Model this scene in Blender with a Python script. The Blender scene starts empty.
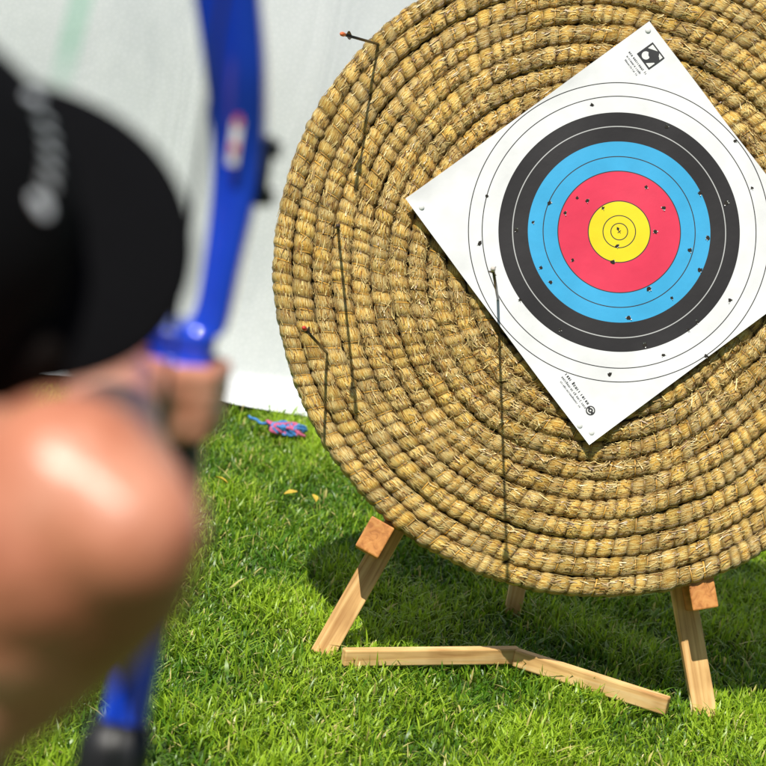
import bpy, bmesh, math, random
import numpy as np
from mathutils import Vector, Matrix, noise
random.seed(7)
rng = np.random.default_rng(7)
sc = bpy.context.scene
COL = sc.collection
PI = math.pi
rad = math.radians

# ------------------------------------------------------------------ camera
FPX = 2540.0
PITCH = rad(13.0)
ROLL = rad(9.25)
CAMP = Vector((0, 0, 1.7))
F = Vector((0, math.cos(PITCH), -math.sin(PITCH)))
U = Vector((0, math.sin(PITCH), math.cos(PITCH)))
RT = Vector((1, 0, 0))
cr, sr = math.cos(ROLL), math.sin(ROLL)
cam = bpy.data.cameras.new('camera')
camo = bpy.data.objects.new('camera', cam)
COL.objects.link(camo)
X = RT * cr + U * sr
Y = U * cr - RT * sr
Z = -F
M = Matrix(((X.x, Y.x, Z.x, CAMP.x), (X.y, Y.y, Z.y, CAMP.y), (X.z, Y.z, Z.z, CAMP.z), (0, 0, 0, 1)))
camo.matrix_world = M
cam.sensor_width = 36
cam.lens = FPX / 766 * 36
cam.clip_start = 0.05
cam.clip_end = 1000
cam.dof.use_dof = True
cam.dof.focus_distance = 5.05
cam.dof.aperture_fstop = 5.6
sc.camera = camo

def ray(px, py):
    dx, dy = px - 383, py - 383
    u = dx * cr + dy * sr
    v = -dx * sr + dy * cr
    return F + RT * (u / FPX) - U * (v / FPX)
def at(px, py, t):
    return CAMP + ray(px, py) * t
def ground(px, py, z=0.0):
    d = ray(px, py)
    return CAMP + d * ((z - CAMP.z) / d.z)
def onplane(px, py, p, n):
    d = ray(px, py)
    return CAMP + d * ((p - CAMP).dot(n) / d.dot(n))

# ------------------------------------------------------------------ light
S = Vector((0.185, 0.48, -0.86)).normalized()
sun = bpy.data.lights.new('sun', 'SUN')
sun.energy = 5.0
sun.angle = rad(0.5)
sun.color = (1.0, 0.96, 0.87)
suno = bpy.data.objects.new('sun', sun)
COL.objects.link(suno)
suno.rotation_euler = S.to_track_quat('-Z', 'Y').to_euler()
suno.location = (-1, -4, 8)
w = bpy.data.worlds.new('World')
sc.world = w
w.use_nodes = True
nt = w.node_tree
bg = nt.nodes['Background']
sky = nt.nodes.new('ShaderNodeTexSky')
sky.sky_type = 'NISHITA'
sky.sun_disc = False
sky.sun_elevation = math.asin(-S.z)
sky.sun_rotation = math.atan2(-S.x, -S.y)
nt.links.new(sky.outputs[0], bg.inputs[0])
bg.inputs[1].default_value = 0.058
sc.view_settings.view_transform = 'Standard'
sc.view_settings.look = 'None'
sc.view_settings.exposure = 0

# ------------------------------------------------------------------ materials
class NT:
    def __init__(s, name):
        s.m = bpy.data.materials.new(name)
        s.m.use_nodes = True
        s.t = s.m.node_tree
        s.b = s.t.nodes['Principled BSDF']
        s.out = s.t.nodes['Material Output']
    def n(s, typ, **kw):
        nd = s.t.nodes.new('ShaderNode' + typ)
        for k, v in kw.items():
            if k.startswith('i_'):
                key = k[2:]
                key = int(key) if key.isdigit() else key.replace('_', ' ')
                nd.inputs[key].default_value = v
            else:
                setattr(nd, k, v)
        return nd
    def l(s, a, b):
        s.t.links.new(a, b)
    def ramp(s, stops, interp='LINEAR'):
        r = s.n('ValToRGB')
        e = r.color_ramp
        e.interpolation = interp
        e.elements.remove(e.elements[1])
        e.elements[0].position = stops[0][0]
        c = stops[0][1]; e.elements[0].color = (c[0], c[1], c[2], 1)
        for (p, c) in stops[1:]:
            q = e.elements.new(p)
            q.color = (c[0], c[1], c[2], 1)
        return r
    def bump(s, h, strength, dist):
        b = s.n('Bump')
        b.inputs['Strength'].default_value = strength
        b.inputs['Distance'].default_value = dist
        s.l(h, b.inputs['Height'])
        s.l(b.outputs[0], s.b.inputs['Normal'])
        return b

def plain(name, c, rough=0.5, metal=0.0, var=0.15, scale=40, coat=0.0, bump=0.0, spec=0.5):
    k = NT(name)
    tc = k.n('TexCoord')
    no = k.n('TexNoise', i_Scale=scale, i_Detail=3.0)
    k.l(tc.outputs['Object'], no.inputs['Vector'])
    a = [max(0, x * (1 - var)) for x in c]
    b = [min(1, x * (1 + var)) for x in c]
    r = k.ramp([(0.3, a), (0.7, b)])
    k.l(no.outputs['Fac'], r.inputs[0])
    k.l(r.outputs[0], k.b.inputs['Base Color'])
    k.b.inputs['Roughness'].default_value = rough
    k.b.inputs['Metallic'].default_value = metal
    k.b.inputs['Coat Weight'].default_value = coat
    k.b.inputs['Specular IOR Level'].default_value = spec
    if bump:
        k.bump(no.outputs['Fac'], bump, 0.002)
    return k.m

def wood_mat(name, ca, cb, cc):
    k = NT(name)
    tc = k.n('TexCoord')
    oi = k.n('ObjectInfo')
    mp = k.n('Mapping')
    mp.inputs['Scale'].default_value = (55, 55, 3.2)
    k.l(tc.outputs['Object'], mp.inputs['Vector'])
    ad = k.n('VectorMath', operation='ADD')
    k.l(mp.outputs[0], ad.inputs[0])
    k.l(oi.outputs['Random'], ad.inputs[1])
    no = k.n('TexNoise', i_Scale=1.0, i_Detail=6.0, i_Distortion=1.2)
    k.l(ad.outputs[0], no.inputs['Vector'])
    r = k.ramp([(0.28, ca), (0.5, cb), (0.72, cc)])
    k.l(no.outputs['Fac'], r.inputs[0])
    n2 = k.n('TexNoise', i_Scale=9.0, i_Detail=3.0)
    k.l(tc.outputs['Object'], n2.inputs['Vector'])
    r2 = k.ramp([(0.3, (0.66, 0.58, 0.50)), (0.58, (1, 1, 1))])
    k.l(n2.outputs['Fac'], r2.inputs[0])
    mx = k.n('Mix', data_type='RGBA', blend_type='MULTIPLY')
    mx.inputs[0].default_value = 1
    k.l(r.outputs[0], mx.inputs[6]); k.l(r2.outputs[0], mx.inputs[7])
    k.l(mx.outputs[2], k.b.inputs['Base Color'])
    k.b.inputs['Roughness'].default_value = 0.6
    k.bump(no.outputs['Fac'], 0.5, 0.002)
    return k.m

MW = wood_mat('weathered_pine', (0.55, 0.28, 0.09), (0.88, 0.55, 0.22), (0.96, 0.70, 0.35))
MWP = wood_mat('orange_pine', (0.40, 0.14, 0.03), (0.66, 0.27, 0.07), (0.74, 0.35, 0.10))
M_BLACK = plain('black_plastic', (0.012, 0.012, 0.014), 0.45)
M_BLUE = plain('blue_anodised_metal', (0.010, 0.065, 0.68), 0.22, 0.1, 0.1, 20, coat=0.6)
M_STRING = plain('bow_string_fibre', (0.012, 0.012, 0.016), 0.7)
M_SHAFT = plain('dark_carbon', (0.016, 0.013, 0.012), 0.35)
M_ORANGE = plain('orange_nock_plastic', (0.75, 0.16, 0.05), 0.4)
M_RED = plain('red_nock_plastic', (0.65, 0.05, 0.03), 0.4)
M_PALE = plain('pale_nock_plastic', (0.70, 0.62, 0.55), 0.4)
M_VANE = plain('dark_vane_plastic', (0.05, 0.028, 0.02), 0.5)
M_WHITE = plain('white_plastic', (0.78, 0.78, 0.76), 0.35, 0, 0.05)
M_THREAD = plain('white_thread', (0.90, 0.93, 1.0), 0.4, 0, 0.02)
M_CAP = plain('black_cotton', (0.0035, 0.0035, 0.0045), 0.95, 0, 0.3, 300, bump=0.3, spec=0.12)
M_SHIRT = plain('dark_jersey', (0.02, 0.022, 0.03), 0.9, 0, 0.3, 200)
M_SHORTS = plain('navy_cotton', (0.02, 0.03, 0.07), 0.9, 0, 0.3, 200)
M_SHOE = plain('grey_canvas', (0.15, 0.15, 0.16), 0.8)
M_HAIR = plain('dark_brown_hair', (0.0045, 0.003, 0.0025), 0.8, 0, 0.5, 200, bump=0.4, spec=0.08)
M_EYE = plain('eye_white', (0.7, 0.68, 0.66), 0.2, 0, 0.05)
M_IRIS = plain('brown_iris', (0.05, 0.025, 0.01), 0.2)
M_LIP = plain('lip', (0.40, 0.14, 0.11), 0.5)
M_CORDB = plain('blue_cord', (0.05, 0.22, 0.55), 0.7, 0, 0.35, 120)
M_CORDP = plain('pink_cord', (0.62, 0.12, 0.25), 0.7, 0, 0.35, 120)
M_LEAF = plain('yellow_leaf', (0.60, 0.42, 0.04), 0.6, 0, 0.3, 60)
M_INK = plain('black_ink', (0.02, 0.02, 0.022), 0.6)
M_GREY = plain('grey_ink', (0.09, 0.09, 0.10), 0.6)
M_HOLE = plain('torn_hole', (0.018, 0.014, 0.010), 0.9)
M_BACK = plain('dark_gap_backing', (0.03, 0.014, 0.004), 0.9, 0, 0.5, 60)

# skin
k = NT('sunlit_skin')
tc = k.n('TexCoord')
no = k.n('TexNoise', i_Scale=11.0, i_Detail=5.0, i_Roughness=0.6)
k.l(tc.outputs['Object'], no.inputs['Vector'])
r = k.ramp([(0.34, (0.40, 0.125, 0.068)), (0.50, (0.60, 0.225, 0.130)), (0.66, (0.76, 0.37, 0.25))])
k.l(no.outputs['Fac'], r.inputs[0]); k.l(r.outputs[0], k.b.inputs['Base Color'])
k.b.inputs['Roughness'].default_value = 0.36
k.b.inputs['Specular IOR Level'].default_value = 0.6
n2 = k.n('TexNoise', i_Scale=60.0, i_Detail=5.0); k.l(tc.outputs['Object'], n2.inputs['Vector'])
k.bump(n2.outputs['Fac'], 0.5, 0.004)
M_SKIN = k.m

# straw coil
def straw_mat(name, dark, mid, lite, attr='shade'):
    k = NT(name)
    uv = k.n('UVMap'); uv.uv_map = 'UVMap'
    mp = k.n('Mapping'); mp.inputs['Scale'].default_value = (34, 56, 1)
    k.l(uv.outputs[0], mp.inputs['Vector'])
    no = k.n('TexNoise', i_Scale=1.0, i_Detail=5.0, i_Roughness=0.72, i_Distortion=0.5)
    k.l(mp.outputs[0], no.inputs['Vector'])
    r = k.ramp([(0.35, dark), (0.45, mid), (0.57, lite)])
    k.l(no.outputs['Fac'], r.inputs[0])
    at_ = k.n('Attribute', attribute_name=attr)
    mx = k.n('Mix', data_type='RGBA', blend_type='MULTIPLY')
    mx.inputs[0].default_value = 1
    k.l(r.outputs[0], mx.inputs[6]); k.l(at_.outputs['Color'], mx.inputs[7])
    k.l(mx.outputs[2], k.b.inputs['Base Color'])
    k.b.inputs['Roughness'].default_value = 0.36
    k.b.inputs['Specular IOR Level'].default_value = 0.7
    k.bump(no.outputs['Fac'], 1.0, 0.005)
    return k.m
M_STRAW = straw_mat('coiled_straw', (0.20, 0.07, 0.007), (0.80, 0.42, 0.055), (1.0, 0.78, 0.30))
def attr_mat(name, rough=0.6, transl=0.0, spec=0.4):
    k = NT(name)
    a = k.n('Attribute', attribute_name='shade')
    k.l(a.outputs['Color'], k.b.inputs['Base Color'])
    k.b.inputs['Roughness'].default_value = rough
    k.b.inputs['Specular IOR Level'].default_value = spec
    if transl:
        tr = k.n('BsdfTranslucent')
        k.l(a.outputs['Color'], tr.inputs['Color'])
        mx = k.n('MixShader'); mx.inputs[0].default_value = transl
        k.l(k.b.outputs[0], mx.inputs[1]); k.l(tr.outputs[0], mx.inputs[2])
        k.l(mx.outputs[0], k.out.inputs['Surface'])
    return k.m
M_STRAND = attr_mat('loose_straw', 0.4, 0, 0.5)
M_BIND = attr_mat('straw_binding', 0.5)
M_GRASS = attr_mat('grass_blade', 0.38, 0.35, 0.55)

# paper
k = NT('printed_target_paper')
tc = k.n('TexCoord')
sx = k.n('SeparateXYZ'); k.l(tc.outputs['Object'], sx.inputs[0])
cb = k.n('CombineXYZ'); k.l(sx.outputs[0], cb.inputs[0]); k.l(sx.outputs[1], cb.inputs[1])
ln = k.n('VectorMath', operation='LENGTH'); k.l(cb.outputs[0], ln.inputs[0])
dv = k.n('Math', operation='DIVIDE'); dv.inputs[1].default_value = 0.5
k.l(ln.outputs['Value'], dv.inputs[0])
YE, RE, BL, BK, WH, LI = (0.86, 0.68, 0.02), (0.76, 0.045, 0.10), (0.05, 0.40, 0.72), (0.026, 0.024, 0.026), (0.82, 0.82, 0.83), (0.04, 0.04, 0.04)
lw = 0.0016
st = [(0, YE), (.015, LI), (.015 + lw, YE), (.03, LI), (.03 + lw, YE), (.06, LI), (.06 + lw, RE), (.09, (0.10, 0.01, 0.02)), (.09 + lw, RE),
      (.12, LI), (.12 + lw, BL), (.15, LI), (.15 + lw, BL), (.18, BK), (.21, (0.5, 0.5, 0.5)), (.21 + lw, BK), (.24, WH), (.27, LI), (.27 + lw, WH), (.2985, LI), (.2985 + lw, WH)]
r = k.ramp([(a / 0.5, c) for a, c in st], 'CONSTANT')
k.l(dv.outputs[0], r.inputs[0])
no = k.n('TexNoise', i_Scale=22.0, i_Detail=5.0); k.l(tc.outputs['Object'], no.inputs['Vector'])
r2 = k.ramp([(0.3, (0.90, 0.90, 0.90)), (0.7, (1, 1, 1))]); k.l(no.outputs['Fac'], r2.inputs[0])
mx = k.n('Mix', data_type='RGBA', blend_type='MULTIPLY'); mx.inputs[0].default_value = 1
k.l(r.outputs[0], mx.inputs[6]); k.l(r2.outputs[0], mx.inputs[7]); k.l(mx.outputs[2], k.b.inputs['Base Color'])
k.b.inputs['Roughness'].default_value = 0.55
k.b.inputs['Specular IOR Level'].default_value = 0.25
k.bump(no.outputs['Fac'], 0.3, 0.003)
M_PAPER = k.m

# sheet
k = NT('white_woven_sheet')
tc = k.n('TexCoord')
sx = k.n('SeparateXYZ'); k.l(tc.outputs['Object'], sx.inputs[0])
mp = k.n('Mapping'); mp.inputs['Scale'].default_value = (4, 4, 1.4); k.l(tc.outputs['Object'], mp.inputs['Vector'])
no = k.n('TexNoise', i_Scale=1.0, i_Detail=4.0, i_Roughness=0.5, i_Distortion=0.7); k.l(mp.outputs[0], no.inputs['Vector'])
r = k.ramp([(0.28, (0.66, 0.69, 0.73)), (0.5, (0.79, 0.815, 0.85)), (0.72, (0.86, 0.88, 0.91))]); k.l(no.outputs['Fac'], r.inputs[0])
wv = k.n('TexVoronoi', i_Scale=75.0, feature='DISTANCE_TO_EDGE'); k.l(tc.outputs['Object'], wv.inputs['Vector'])
rw = k.ramp([(0.0, (0.84, 0.86, 0.86)), (0.22, (1, 1, 1))]); k.l(wv.outputs['Distance'], rw.inputs[0])
mx = k.n('Mix', data_type='RGBA', blend_type='MULTIPLY'); mx.inputs[0].default_value = 0.35
k.l(r.outputs[0], mx.inputs[6]); k.l(rw.outputs[0], mx.inputs[7])
m1 = k.n('Math', operation='MULTIPLY_ADD'); m1.inputs[1].default_value = -0.12; m1.inputs[2].default_value = 0.0
k.l(sx.outputs[2], m1.inputs[0])
m2 = k.n('Math', operation='ADD'); k.l(sx.outputs[0], m2.inputs[0]); k.l(m1.outputs[0], m2.inputs[1])
m3 = k.n('Math', operation='ADD'); k.l(m2.outputs[0], m3.inputs[0]); m3.inputs[1].default_value = 1.08
m4 = k.n('Math', operation='ABSOLUTE'); k.l(m3.outputs[0], m4.inputs[0])
mr = k.n('MapRange'); mr.inputs[1].default_value = 0.012; mr.inputs[2].default_value = 0.05; mr.inputs[3].default_value = 0.6; mr.inputs[4].default_value = 0
k.l(m4.outputs[0], mr.inputs[0])
mz = k.n('MapRange'); mz.inputs[1].default_value = 0.74; mz.inputs[2].default_value = 0.92; k.l(sx.outputs[2], mz.inputs[0])
mm = k.n('Math', operation='MULTIPLY'); k.l(mr.outputs[0], mm.inputs[0]); k.l(mz.outputs[0], mm.inputs[1])
mg = k.n('Mix', data_type='RGBA'); k.l(mm.outputs[0], mg.inputs[0]); k.l(mx.outputs[2], mg.inputs[6]); mg.inputs[7].default_value = (0.38, 0.68, 0.55, 1)
k.l(mg.outputs[2], k.b.inputs['Base Color'])
k.b.inputs['Roughness'].default_value = 0.6
k.bump(no.outputs['Fac'], 0.35, 0.03)
M_SHEET = k.m

# ground
k = NT('lawn_soil')
tc = k.n('TexCoord')
no = k.n('TexNoise', i_Scale=9.0, i_Detail=6.0); k.l(tc.outputs['Object'], no.inputs['Vector'])
r = k.ramp([(0.3, (0.015, 0.035, 0.004)), (0.55, (0.05, 0.105, 0.010)), (0.75, (0.10, 0.17, 0.018))]); k.l(no.outputs['Fac'], r.inputs[0])
k.l(r.outputs[0], k.b.inputs['Base Color']); k.b.inputs['Roughness'].default_value = 0.95
k.bump(no.outputs['Fac'], 0.8, 0.02)
M_GROUND = k.m

# ------------------------------------------------------------------ object helpers
def link(o, parent=None):
    COL.objects.link(o)
    if parent is not None:
        o.parent = parent
    return o
def thing(name, label, cat, mat=None, loc=(0, 0, 0), group=None):
    o = bpy.data.objects.new(name, None)
    o.empty_display_size = 0.1
    link(o)
    if mat is not None: o.matrix_world = mat
    else: o.location = loc
    o['label'] = label; o['category'] = cat
    if group: o['group'] = group
    return o
def mesh_obj(name, verts, faces, mats, parent=None, smooth=True, fm=None):
    me = bpy.data.meshes.new(name)
    me.from_pydata([tuple(v) for v in verts], [], faces)
    for m in (mats if isinstance(mats, (list, tuple)) else [mats]):
        me.materials.append(m)
    if fm is not None: me.polygons.foreach_set('material_index', fm)
    if smooth: me.polygons.foreach_set('use_smooth', [True] * len(me.polygons))
    me.update()
    return link(bpy.data.objects.new(name, me), parent)
def bm_obj(name, bm, mats, parent=None, smooth=True):
    me = bpy.data.meshes.new(name)
    bmesh.ops.recalc_face_normals(bm, faces=bm.faces)
    bm.to_mesh(me); bm.free()
    for m in (mats if isinstance(mats, (list, tuple)) else [mats]):
        me.materials.append(m)
    if smooth: me.polygons.foreach_set('use_smooth', [True] * len(me.polygons))
    return link(bpy.data.objects.new(name, me), parent)
def strips(name, V, nv, faces_t, colors, mat, parent=None, smooth=True):
    N = V.shape[0]
    me = bpy.data.meshes.new(name)
    me.vertices.add(N * nv)
    me.vertices.foreach_set('co', V.reshape(-1).astype(np.float32))
    lt = np.concatenate([np.array(f) for f in faces_t])
    sizes = np.array([len(f) for f in faces_t])
    starts = np.concatenate([[0], np.cumsum(sizes)[:-1]])
    li = (lt[None, :] + (np.arange(N) * nv)[:, None]).reshape(-1)
    ls = (starts[None, :] + (np.arange(N) * sizes.sum())[:, None]).reshape(-1)
    me.loops.add(len(li)); me.loops.foreach_set('vertex_index', li.astype(np.int32))
    me.polygons.add(len(ls)); me.polygons.foreach_set('loop_start', ls.astype(np.int32))
    me.update(calc_edges=True)
    if smooth: me.polygons.foreach_set('use_smooth', [True] * len(me.polygons))
    ca = me.color_attributes.new('shade', 'FLOAT_COLOR', 'POINT')
    c4 = np.ones((N, nv, 4), np.float32); c4[..., :3] = colors if colors.ndim == 3 else colors[:, None, :]
    ca.data.foreach_set('color', c4.reshape(-1))
    me.materials.append(mat)
    return link(bpy.data.objects.new(name, me), parent)
def frame(o, x, y, z):
    return Matrix(((x[0], y[0], z[0], o[0]), (x[1], y[1], z[1], o[1]), (x[2], y[2], z[2], o[2]), (0, 0, 0, 1)))
def beam(name, p0, p1, wx, wy, xref, mat, parent, bev=0.003):
    p0, p1 = Vector(p0), Vector(p1)
    z = (p1 - p0).normalized()
    x = (Vector(xref) - z * Vector(xref).dot(z)).normalized()
    y = z.cross(x)
    bm = bmesh.new()
    bmesh.ops.create_cube(bm, size=1)
    L = (p1 - p0).length
    for v in bm.verts: v.co = Vector((v.co.x * wx, v.co.y * wy, v.co.z * L))
    bmesh.ops.bevel(bm, geom=bm.edges[:], offset=bev, segments=2, affect='EDGES', profile=0.5)
    o = bm_obj(name, bm, mat, parent, smooth=False)
    Mw = frame((p0 + p1) / 2, x, y, z)
    o.matrix_basis = parent.matrix_world.inverted() @ Mw if parent is not None else Mw
    return o
def tube(pts, radii, n=10, caps=True):
    pts = [Vector(p) for p in pts]
    V, Fc = [], []
    prevx = None
    for i, p in enumerate(pts):
        d = (pts[min(i + 1, len(pts) - 1)] - pts[max(i - 1, 0)]).normalized()
        if prevx is None:
            a = Vector((0, 0, 1)) if abs(d.z) < 0.9 else Vector((1, 0, 0))
            x = (a - d * a.dot(d)).normalized()
        else:
            x = (prevx - d * prevx.dot(d)).normalized()
        prevx = x
        y = d.cross(x)
        rr = radii[i] if hasattr(radii, '__len__') else radii
        for j in range(n):
            t = 2 * PI * j / n
            V.append(p + (x * math.cos(t) + y * math.sin(t)) * rr)
    for i in range(len(pts) - 1):
        for j in range(n):
            a, b = i * n + j, i * n + (j + 1) % n
            Fc.append((a, b, b + n, a + n))
    if caps:
        Fc.append(tuple(range(n))[::-1]); Fc.append(tuple(range((len(pts) - 1) * n, len(pts) * n)))
    return V, Fc
def merge(parts):
    V, Fc = [], []
    for v, f in parts:
        o = len(V); V += list(v); Fc += [tuple(i + o for i in q) for q in f]
    return V, Fc

# ------------------------------------------------------------------ ground
V = [(-250, -250, 0), (250, -250, 0), (250, 250, 0), (-250, 250, 0)]
g = mesh_obj('ground', V, [(0, 1, 2, 3)], M_GROUND, smooth=False); g['kind'] = 'structure'

def lowfreq(x, y, seed, sc_):
    r_ = np.random.default_rng(seed)
    out = np.zeros_like(x)
    for i in range(7):
        a = r_.uniform(0, 2 * PI); f = sc_ * r_.uniform(0.6, 2.2); ph = r_.uniform(0, 6.28)
        out += np.sin((x * math.cos(a) + y * math.sin(a)) * f + ph)
    return out / 3.2

def blades(n, x0, x1, y0, y1, hs, wd):
    x = rng.uniform(x0, x1, n); y = rng.uniform(y0, y1, n)
    cl = lowfreq(x, y, 3, 17); c2 = lowfreq(x, y, 5, 5)
    h = hs * (0.72 + 0.35 * rng.random(n) + 0.36 * np.clip(cl, -1, 1.3) + 0.6 * (rng.random(n) > 0.95))
    h = np.clip(h, 0.014, 0.10)
    ang = rng.uniform(0, 2 * PI, n) + 0.8 * cl
    lean = np.abs(rng.normal(0.6, 0.5, n)).clip(0, 1.7)
    wdt = wd * rng.uniform(0.6, 1.3, n)
    dx, dy = np.cos(ang), np.sin(ang)
    tw = ang + PI / 2 + rng.normal(0, 0.5, n)
    px, py = np.cos(tw), np.sin(tw)
    Vv = np.zeros((n, 7, 3))
    for j, t in enumerate((0, 0.4, 0.75, 1.0)):
        off = lean * h * t * t
        cx = x + dx * off; cy = y + dy * off; cz = h * (t - 0.28 * np.minimum(lean, 1.2) * t * t) - 0.002
        if j < 3:
            ww = wdt * (1 - 0.28 * t - 0.25 * t * t) * 0.5
            Vv[:, 2 * j] = np.stack([cx - px * ww, cy - py * ww, cz], 1)
            Vv[:, 2 * j + 1] = np.stack([cx + px * ww, cy + py * ww, cz], 1)
        else:
            Vv[:, 6] = np.stack([cx, cy, cz], 1)
    m = np.clip(0.47 + 0.36 * c2 + 0.28 * cl + rng.normal(0, 0.30, n), 0, 1)[:, None]
    c = (1 - m) * np.array([0.070, 0.185, 0.008]) + m * np.array([0.37, 0.53, 0.030])
    dry = (rng.random(n) < 0.04)[:, None]
    c = np.where(dry, np.array([0.62, 0.54, 0.19]), c)
    cc = np.repeat(c[:, None, :], 7, 1)
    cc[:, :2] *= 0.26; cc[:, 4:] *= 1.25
    return Vv, cc
B1 = blades(155000, -1.25, 1.5, 3.75, 6.95, 0.036, 0.0046)
B2 = blades(25000, -3.5, 4.0, 0.0, 7.0, 0.036, 0.010)
gr = strips('grass', np.concatenate([B1[0], B2[0]]), 7, [(0, 1, 3, 2), (2, 3, 5, 4), (4, 5, 6)], np.concatenate([B1[1], B2[1]]), M_GRASS)
gr['kind'] = 'stuff'; gr['label'] = 'short bright green lawn under and around the target'; gr['category'] = 'grass'

# ------------------------------------------------------------------ backdrop sheet
YB = 6.80
nx, nz = 260, 70
V, Fc = [], []
for j in range(nz + 1):
    for i in range(nx + 1):
        x = -4.2 + 9.4 * i / nx
        z = 2.7 * j / nz
        zz = z
        y = YB + 0.032 * math.sin(x * 3.1 + 0.7 * math.sin(z * 1.7)) + 0.013 * math.sin(x * 8.3 + 1.4 * z + 1) + 0.006 * math.sin(x * 19 + 5 * z) * (1 - 0.3 * z)
        y += 0.010 * math.sin(z * 6 + x * 2.2)
        if j == 0: y -= 0.10 + 0.03 * math.sin(x * 5.1); zz = 0.040 + 0.012 * math.sin(x * 7)
        elif j == 1: y -= 0.045; zz = 0.06
        V.append((x, y, zz))
for j in range(nz):
    for i in range(nx):
        a = j * (nx + 1) + i
        Fc.append((a, a + 1, a + nx + 2, a + nx + 1))
o = mesh_obj('backdrop_sheet', V, Fc, M_SHEET)
o['label'] = 'white woven backstop sheet hanging behind the straw target'; o['category'] = 'sheet'

# ------------------------------------------------------------------ straw boss
BETA = rad(18)
Ut = Vector((0, math.sin(BETA), math.cos(BETA)))
Nn = Vector((0, -math.cos(BETA), math.sin(BETA)))
RB = 0.652
Bc = at(600, 268, 5.05)
Mb = frame(Bc - Ut * RB, RT, Ut, Nn)
boss = thing('straw_target', 'large round golden straw target of coiled rope standing on the wooden stand', 'archery target', mat=Mb)
bpy.context.view_layer.update()
p_ = 0.0382; ca_ = 0.0206
NT_ = 16
r0 = RB - ca_ - (NT_) * p_
Ls = 0.0262
ds = 0.0038
EXF, ECF = 0.78, 0.92
PH = np.linspace(0, (NT_ + 1) * 2 * PI, 60000)
def rad_of(phi):
    tn = np.floor(phi / (2 * PI)); fr = phi / (2 * PI) - tn
    q = np.clip((fr - 0.90) / 0.10, 0, 1); q = q * q * (3 - 2 * q)
    q = np.where(tn >= NT_, 0, q)
    r = r0 + p_ * (tn + q)
    r = r + 0.0018 * np.sin(3 * phi + 0.4) + 0.0011 * np.sin(7 * phi + tn) + 0.0008 * np.sin(13 * phi + 2.1 * tn)
    return np.maximum(r, 0.012)
RR_ = rad_of(PH)
Sarr = np.concatenate([[0], np.cumsum(0.5 * (RR_[1:] + RR_[:-1]) * np.diff(PH))])
smax = Sarr[-1]
ns = int(smax / ds)
s = np.linspace(0, smax, ns)
PH0 = rad(-2)
def spiral(s):
    phi = np.interp(s, Sarr, PH)
    r = rad_of(phi)
    tn = np.floor(phi / (2 * PI))
    zoff = 0.0036 * np.sin(2 * phi + tn * 1.3 + 1) + 0.0024 * np.sin(5 * phi + 2.7 * tn) - 0.005
    return phi + PH0, r, zoff
phi, rr, zo = spiral(s)
taper = np.clip((smax - s) / 0.10, 0.25, 1) ** 0.5
nb = int(smax / Ls) + 4
wob = 0.26 * np.sin(s * 9.1) + 0.20 * np.sin(s * 23.7 + 1) + 0.10 * np.sin(s * 61)
qj = s / Ls + wob
beadr = rng.normal(1.0, 0.045, nb + 8)
beadc = rng.uniform(0.72, 1.32, nb + 8)
beadh = rng.uniform(-1, 1, nb + 8)
sec = [(i * PI / 10, 0) for i in range(11)] + [(PI + i * PI / 6, 1) for i in range(7)]
ncs = len(sec)
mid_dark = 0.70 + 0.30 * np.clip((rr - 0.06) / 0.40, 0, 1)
VV = np.zeros((ns, ncs, 3)); CC = np.ones((ns, ncs, 4)); UV = np.zeros((ns, ncs, 2))
for j, (a, back) in enumerate(sec):
    q = qj + 0.20 * math.cos(a)
    bi = np.clip(np.floor(q).astype(int), 0, nb)
    fr = q - np.floor(q)
    pin = np.abs(np.sin(PI * fr)) ** 0.45
    sca = (1 - 0.22 * (1 - pin)) * beadr[bi] * (1 + rng.normal(0, 0.022, ns)) * taper
    ex = math.copysign(abs(math.sin(a)) ** EXF, math.sin(a)); ec = math.copysign(abs(math.cos(a)) ** ECF, math.cos(a))
    dr = ca_ * ec * sca
    dz = -ca_ + ca_ * ex * sca if not back else -0.092 + ca_ * ex
    R_ = rr + dr
    VV[:, j, 0] = R_ * np.cos(phi); VV[:, j, 1] = R_ * np.sin(phi) + RB; VV[:, j, 2] = dz + zo
    groove = 0.08 + 0.92 * max(0, math.sin(a)) ** 0.60 if not back else 0.6  # coil sides darkened in the colour, painted shade between turns
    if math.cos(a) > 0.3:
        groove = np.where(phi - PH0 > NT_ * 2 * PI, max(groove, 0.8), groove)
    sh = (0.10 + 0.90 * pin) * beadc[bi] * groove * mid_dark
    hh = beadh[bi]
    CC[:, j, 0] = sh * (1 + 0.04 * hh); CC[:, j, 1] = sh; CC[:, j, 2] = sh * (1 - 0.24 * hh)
    UV[:, j, 0] = s + 0.17 * bi; UV[:, j, 1] = j / ncs
V = VV.reshape(-1, 3)
idx = np.arange(ns * ncs).reshape(ns, ncs)
a_ = idx[:-1]; b_ = idx[1:]
quads = np.stack([a_, np.roll(a_, -1, 1), np.roll(b_, -1, 1), b_], -1).reshape(-1, 4)
me = bpy.data.meshes.new('straw_coil')
me.vertices.add(len(V)); me.vertices.foreach_set('co', V.reshape(-1).astype(np.float32))
me.loops.add(quads.size); me.loops.foreach_set('vertex_index', quads.reshape(-1).astype(np.int32))
me.polygons.add(len(quads)); me.polygons.foreach_set('loop_start', (np.arange(len(quads)) * 4).astype(np.int32))
me.update(calc_edges=True)
me.polygons.foreach_set('use_smooth', [True] * len(quads))
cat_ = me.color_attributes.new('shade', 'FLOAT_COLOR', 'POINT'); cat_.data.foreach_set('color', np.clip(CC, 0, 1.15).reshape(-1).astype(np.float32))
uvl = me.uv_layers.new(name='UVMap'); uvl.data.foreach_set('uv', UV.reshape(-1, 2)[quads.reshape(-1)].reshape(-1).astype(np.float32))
me.materials.append(M_STRAW)
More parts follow.
